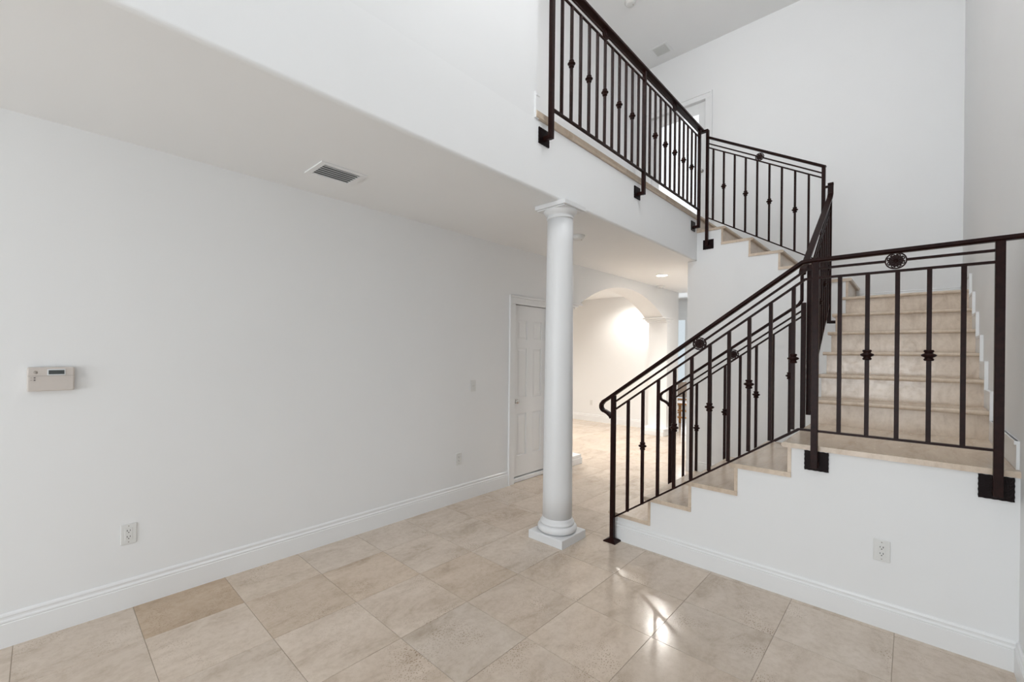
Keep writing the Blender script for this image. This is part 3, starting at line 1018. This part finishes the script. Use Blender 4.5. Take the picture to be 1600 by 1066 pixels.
# --- gallery
YG = YS - 0.07
gal = empty('gallery_railing', (4.07, YG, 3.06), 'long dark bronze iron railing along the gallery edge above the column', 'railing')
GP = (2.557, 4.068, 5.592)
ZGH, ZG2, ZG3, ZGB = 4.283, 4.232, 4.178, 3.283
for xp in GP:
    post(gal, xp, YG, 3.062, ZGH - 0.008)
    wall_plate(gal, (xp, YS, 3.094), 1, 0.125, 0.118, -1)
    arm(gal, (xp, YS - 0.006, 3.079), (xp, YG, 3.079))
HG = [(-0.030, -0.012), (0.030, -0.012), (0.030, 0.006), (0.020, 0.014), (-0.020, 0.014), (-0.030, 0.006)]
B().sweep([(GP[0] - 0.02, YG, ZGH), (XT, YG, ZGH), ], HG, (0, 1, 0)).build('handrail', M_IRON, gal)
B().sweep([(XT - 0.0, YG + 0.03, ZGH - 0.01), (XT, ya - 0.01, ZGH - 0.01)], rect(0.05, 0.022), (1, 0, 0)).build('handrail_return', M_IRON, gal)
RG = (3.315, 4.815)
xs_ = [GP[0], RG[0] - 0.04, RG[0] + 0.04, GP[1], RG[1] - 0.04, RG[1] + 0.04, GP[2]]
for a, b_ in ((GP[0], RG[0] - 0.04), (RG[0] + 0.04, RG[1] - 0.04), (RG[1] + 0.04, GP[2])):
    B().box(a, b_, YG - 0.006, YG + 0.006, ZG2 - 0.006, ZG2 + 0.006).build('upper_bar', M_IRON, gal)
B().box(GP[0], GP[2], YG - 0.007, YG + 0.007, ZG3 - 0.006, ZG3 + 0.006).build('lower_bar', M_IRON, gal)
B().box(GP[0], GP[2], YG - 0.012, YG + 0.012, ZGB - 0.006, ZGB + 0.006).build('bottom_bar', M_IRON, gal)
for (p0, p1, n_) in ((GP[0], GP[1], 12), (GP[1], GP[2], 12)):
    for k in range(1, n_):
        x = p0 + (p1 - p0) * k / n_
        baluster(gal, x, YG, ZGB, ZG3, 3.732 if k % 2 == 0 else None)
for xr in RG:
    rosette(gal, (xr, YG, ZG2), 1)


# ------------------------------------------------------------------ small fittings
def outlet(c, axis, sgn, label, cat='outlet', toggle=False):
    """cover plate flush on a wall; axis = wall normal axis, sgn = side it faces"""
    r_ = empty('wall_outlet' if not toggle else 'light_switch', c, label, cat)

    def m3(u, v_, w_):
        return (c[0] + sgn * w_, c[1] + u, c[2] + v_) if axis == 0 else (c[0] + u, c[1] + sgn * w_, c[2] + v_)

    def bx(u0, u1, v0, v1, w0, w1):
        p, q = m3(u0, v0, w0), m3(u1, v1, w1)
        return B().box(min(p[0], q[0]), max(p[0], q[0]), min(p[1], q[1]), max(p[1], q[1]), min(p[2], q[2]), max(p[2], q[2]))
    bx(-0.036, 0.036, -0.0585, 0.0585, 0, 0.006).build('cover_plate', M_PLASTIC, r_, bevel=0.003)
    if toggle:
        bx(-0.017, 0.017, -0.034, 0.034, 0.006, 0.009).build('rocker', M_PLASTIC, r_, bevel=0.002)
        bx(-0.018, 0.018, -0.001, 0.001, 0.0088, 0.0094).build('slot', M_BADGE, r_)
        return r_
    f_ = bx(-0.0175, 0.0175, -0.034, 0.034, 0.0055, 0.0075)
    f_.build('receptacle', M_PLASTIC, r_, bevel=0.002)
    for s in (-1, 1):
        for (u, v_, hw, hh) in ((-0.0065, 0.0185, 0.0016, 0.0045), (0.0065, 0.0185, 0.0014, 0.0040)):
            bx(u - hw, u + hw, s * 0.0175 + 0.003 - hh, s * 0.0175 + 0.003 + hh, 0.0072, 0.0079).build('slot', M_SLOT, r_)
        bx(-0.0025, 0.0025, s * 0.0175 - 0.0105, s * 0.0175 - 0.0055, 0.0072, 0.0079).build('slot', M_SLOT, r_)
    for s in (-1, 1):
        bx(-0.0025, 0.0025, s * 0.046 - 0.0025, s * 0.046 + 0.0025, 0.0055, 0.0068).build('screw', M_BADGE, r_)
    return r_


outlet((0.354, YL, 0.427), 1, -1, 'white duplex outlet low on the left wall below the thermostat')
outlet((2.886, YL, 0.429), 1, -1, 'white duplex outlet low on the left wall near the closet door')
outlet((XS, 0.113, 0.424), 0, -1, 'white duplex outlet on the stair wall under the landing')
outlet((8.4, 5.119, 0.409), 0, -1, 'small white outlet on the wall seen through the arch')
outlet((3.073, YL, 1.150), 1, -1, 'white switch plate at hand height beside the closet door', 'switch', True)

th = empty('thermostat', (0.035, YL, 1.336), 'beige wall thermostat with a small dark display on the left wall', 'thermostat')
B().box(-0.052, 0.122, YL - 0.030, YL, 1.274, 1.398).build('housing', M_ALMOND, th, bevel=0.006)
B().box(-0.050, 0.120, YL - 0.0308, YL - 0.029, 1.3525, 1.3540).build('seam', M_BADGE, th)
B().box(0.020, 0.088, YL - 0.0325, YL - 0.028, 1.355, 1.3875).build('display_bezel', M_VENT, th, bevel=0.002)
B().box(0.025, 0.083, YL - 0.0335, YL - 0.030, 1.361, 1.382).build('display', M_LCD, th)
B().lathe([(0.0, -0.0012), (0.008, -0.0012), (0.008, 0.0012), (0.0, 0.0012)], (-0.022, YL - 0.030, 1.372), 20, 1).build('badge', M_BADGE, th)
for (u, v_) in ((-0.024, 1.344), (-0.024, 1.332)):
    B().box(-0.040, -0.033, YL - 0.0315, YL - 0.029, v_ - 0.0012, v_ + 0.0012).build('mark', M_BADGE, th)
    B().box(-0.028, -0.0215, YL - 0.0325, YL - 0.029, v_ - 0.003, v_ + 0.003).build('button', M_BUTTON, th)


def register(c, sx, sy, label, nsl, along, inner, mslat, mback):
    r_ = empty('ceiling_vent', c, label, 'vent')
    x, y, z = c
    f_ = B()
    ix, iy = inner
    f_.box(x - sx / 2, x - ix / 2, y - sy / 2, y + sy / 2, z - 0.008, z).box(x + ix / 2, x + sx / 2, y - sy / 2, y + sy / 2, z - 0.008, z)
    f_.box(x - ix / 2, x + ix / 2, y - sy / 2, y - iy / 2, z - 0.008, z).box(x - ix / 2, x + ix / 2, y + iy / 2, y + sy / 2, z - 0.008, z)
    f_.build('vent_frame', M_TRIM, r_, bevel=0.002)
    B().box(x - ix / 2, x + ix / 2, y - iy / 2, y + iy / 2, z - 0.0015, z - 0.0005).build('vent_back', mback, r_)
    for k in range(nsl):
        if along == 'x':
            yy = y - iy / 2 + iy * (k + 0.5) / nsl
            hw = iy / nsl * 0.5
            B().add([(x - ix / 2, yy - hw, z - 0.012), (x + ix / 2, yy - hw, z - 0.012), (x + ix / 2, yy + hw, z - 0.003), (x - ix / 2, yy + hw, z - 0.003),
                     (x - ix / 2, yy - hw, z - 0.0105), (x + ix / 2, yy - hw, z - 0.0105), (x + ix / 2, yy + hw, z - 0.0015), (x - ix / 2, yy + hw, z - 0.0015)],
                    [(3, 2, 1, 0), (4, 5, 6, 7), (0, 1, 5, 4), (1, 2, 6, 5), (2, 3, 7, 6), (3, 0, 4, 7)]).build('slat', mslat, r_)
        else:
            xx = x - ix / 2 + ix * (k + 0.5) / nsl
            hw = ix / nsl * 0.32
            B().box(xx - hw, xx + hw, y - iy / 2, y + iy / 2, z - 0.008, z - 0.003).build('slat', mslat, r_)
    return r_


register((1.354, 2.800, ZC), 0.315, 0.262, 'white ceiling vent with grey slats under the gallery', 6, 'x', (0.245, 0.19), M_VENT, M_VENTD)
register((6.345, 2.735, ZT), 0.27, 0.26, 'pale ceiling vent high above the gallery', 8, 'y', (0.2, 0.19), M_PLASTIC, M_VENT)


def detector(c, label, r0=0.065):
    r_ = empty('smoke_detector', c, label, 'smoke detector')
    x, y, z = c
    B().lathe([(0.0, z - 0.012), (r0 + .006, z - 0.012), (r0 + .008, z)], (x, y, 0), 28).build('mount', M_PLASTIC, r_)
    B().lathe([(0.0, z - 0.042), (r0 * 0.6, z - 0.041), (r0 * 0.9, z - 0.032), (r0, z - 0.016), (r0, z - 0.012)], (x, y, 0), 28).build('cover', M_PLASTIC, r_)
    B().lathe([(0.0, z - 0.0445), (0.007, z - 0.044), (0.007, z - 0.041)], (x + 0.02, y - 0.03, 0), 10).build('test_button', M_BADGE, r_)
    return r_


detector((3.737, 2.453, ZC), 'white smoke detector on the low ceiling just right of the column top')
detector((7.42, 3.17, ZC), 'small white smoke detector on the corridor ceiling above the arch')
detector((5.20, 2.656, ZT), 'white smoke detector on the high ceiling at the top of the photo')


def downlight(c, label, power, cone=150, r0=0.075):
    power = power * CANS['corridor' if 'corridor' in label else 'dining']
    x, y, z = c
    r_ = empty('recessed_light', c, label, 'light')
    B().lathe([(r0 + 0.002, z - 0.006), (r0 + 0.022, z - 0.004), (r0 + 0.024, z), (r0 + 0.002, z), (r0 + 0.002, z - 0.006)], (x, y, 0), 28, caps=False).build('trim_ring', M_PLASTIC, r_)
    B().lathe([(0.0, z - 0.003), (r0, z - 0.003), (r0, z - 0.001), (0.0, z - 0.001)], (x, y, 0), 28).build('lens', M_LAMP, r_)
    spot(c, power, cone)
    return r_


def spot(c, power, cone=150):
    l = bpy.data.lights.new('downlight', 'SPOT')
    l.energy = power; l.color = WARM; l.spot_size = math.radians(cone); l.spot_blend = 0.8; l.shadow_soft_size = 0.07
    o = bpy.data.objects.new('downlight', l)
    place(o, (c[0], c[1], c[2] - 0.03))


downlight((6.45, 2.735, ZC), 'lit recessed light in the corridor ceiling beyond the arch', 90)
spot((7.6, 2.5, ZC), 21)  # unseen spot without a fixture, added to lift the corridor light
downlight((7.90, 4.12, ZC), 'lit recessed light behind the arch beside the far wall', 100)
spot((5.6, 5.4, ZC), 198)  # added out of view, no fixture, brightens the room behind the arch

# ------------------------------------------------------------------ chair in the far room
ch = empty('wooden_chair', (9.42, 3.45, 0), 'orange wooden chair with a taupe back at the far end of the corridor', 'chair')
ox, oy = 9.42, 3.45
for (dx, dy, hh) in ((-.2, -.2, .9), (-.2, .2, .9), (.2, -.2, .45), (.2, .2, .45)):
    B().vbar(ox + dx, oy + dy, 0, hh, 0.045).build('leg', M_WOOD, ch, bevel=0.004)
B().box(ox - .225, ox + .225, oy - .225, oy + .225, 0.44, 0.475).build('seat', M_WOOD, ch, bevel=0.006)
B().box(ox - .215, ox - .185, oy - .178, oy + .178, 0.60, 0.92).build('backrest', M_TAUPE, ch, bevel=0.008)
for zz in (0.16, 0.30, 0.54):
    B().box(ox - .21, ox - .19, oy - .178, oy + .178, zz, zz + 0.035).build('rail', M_WOOD, ch)
for s in (-1, 1):
    B().box(ox - .178, ox + .178, oy + s * .2 - .01, oy + s * .2 + .01, 0.22, 0.25).build('rail', M_WOOD, ch)
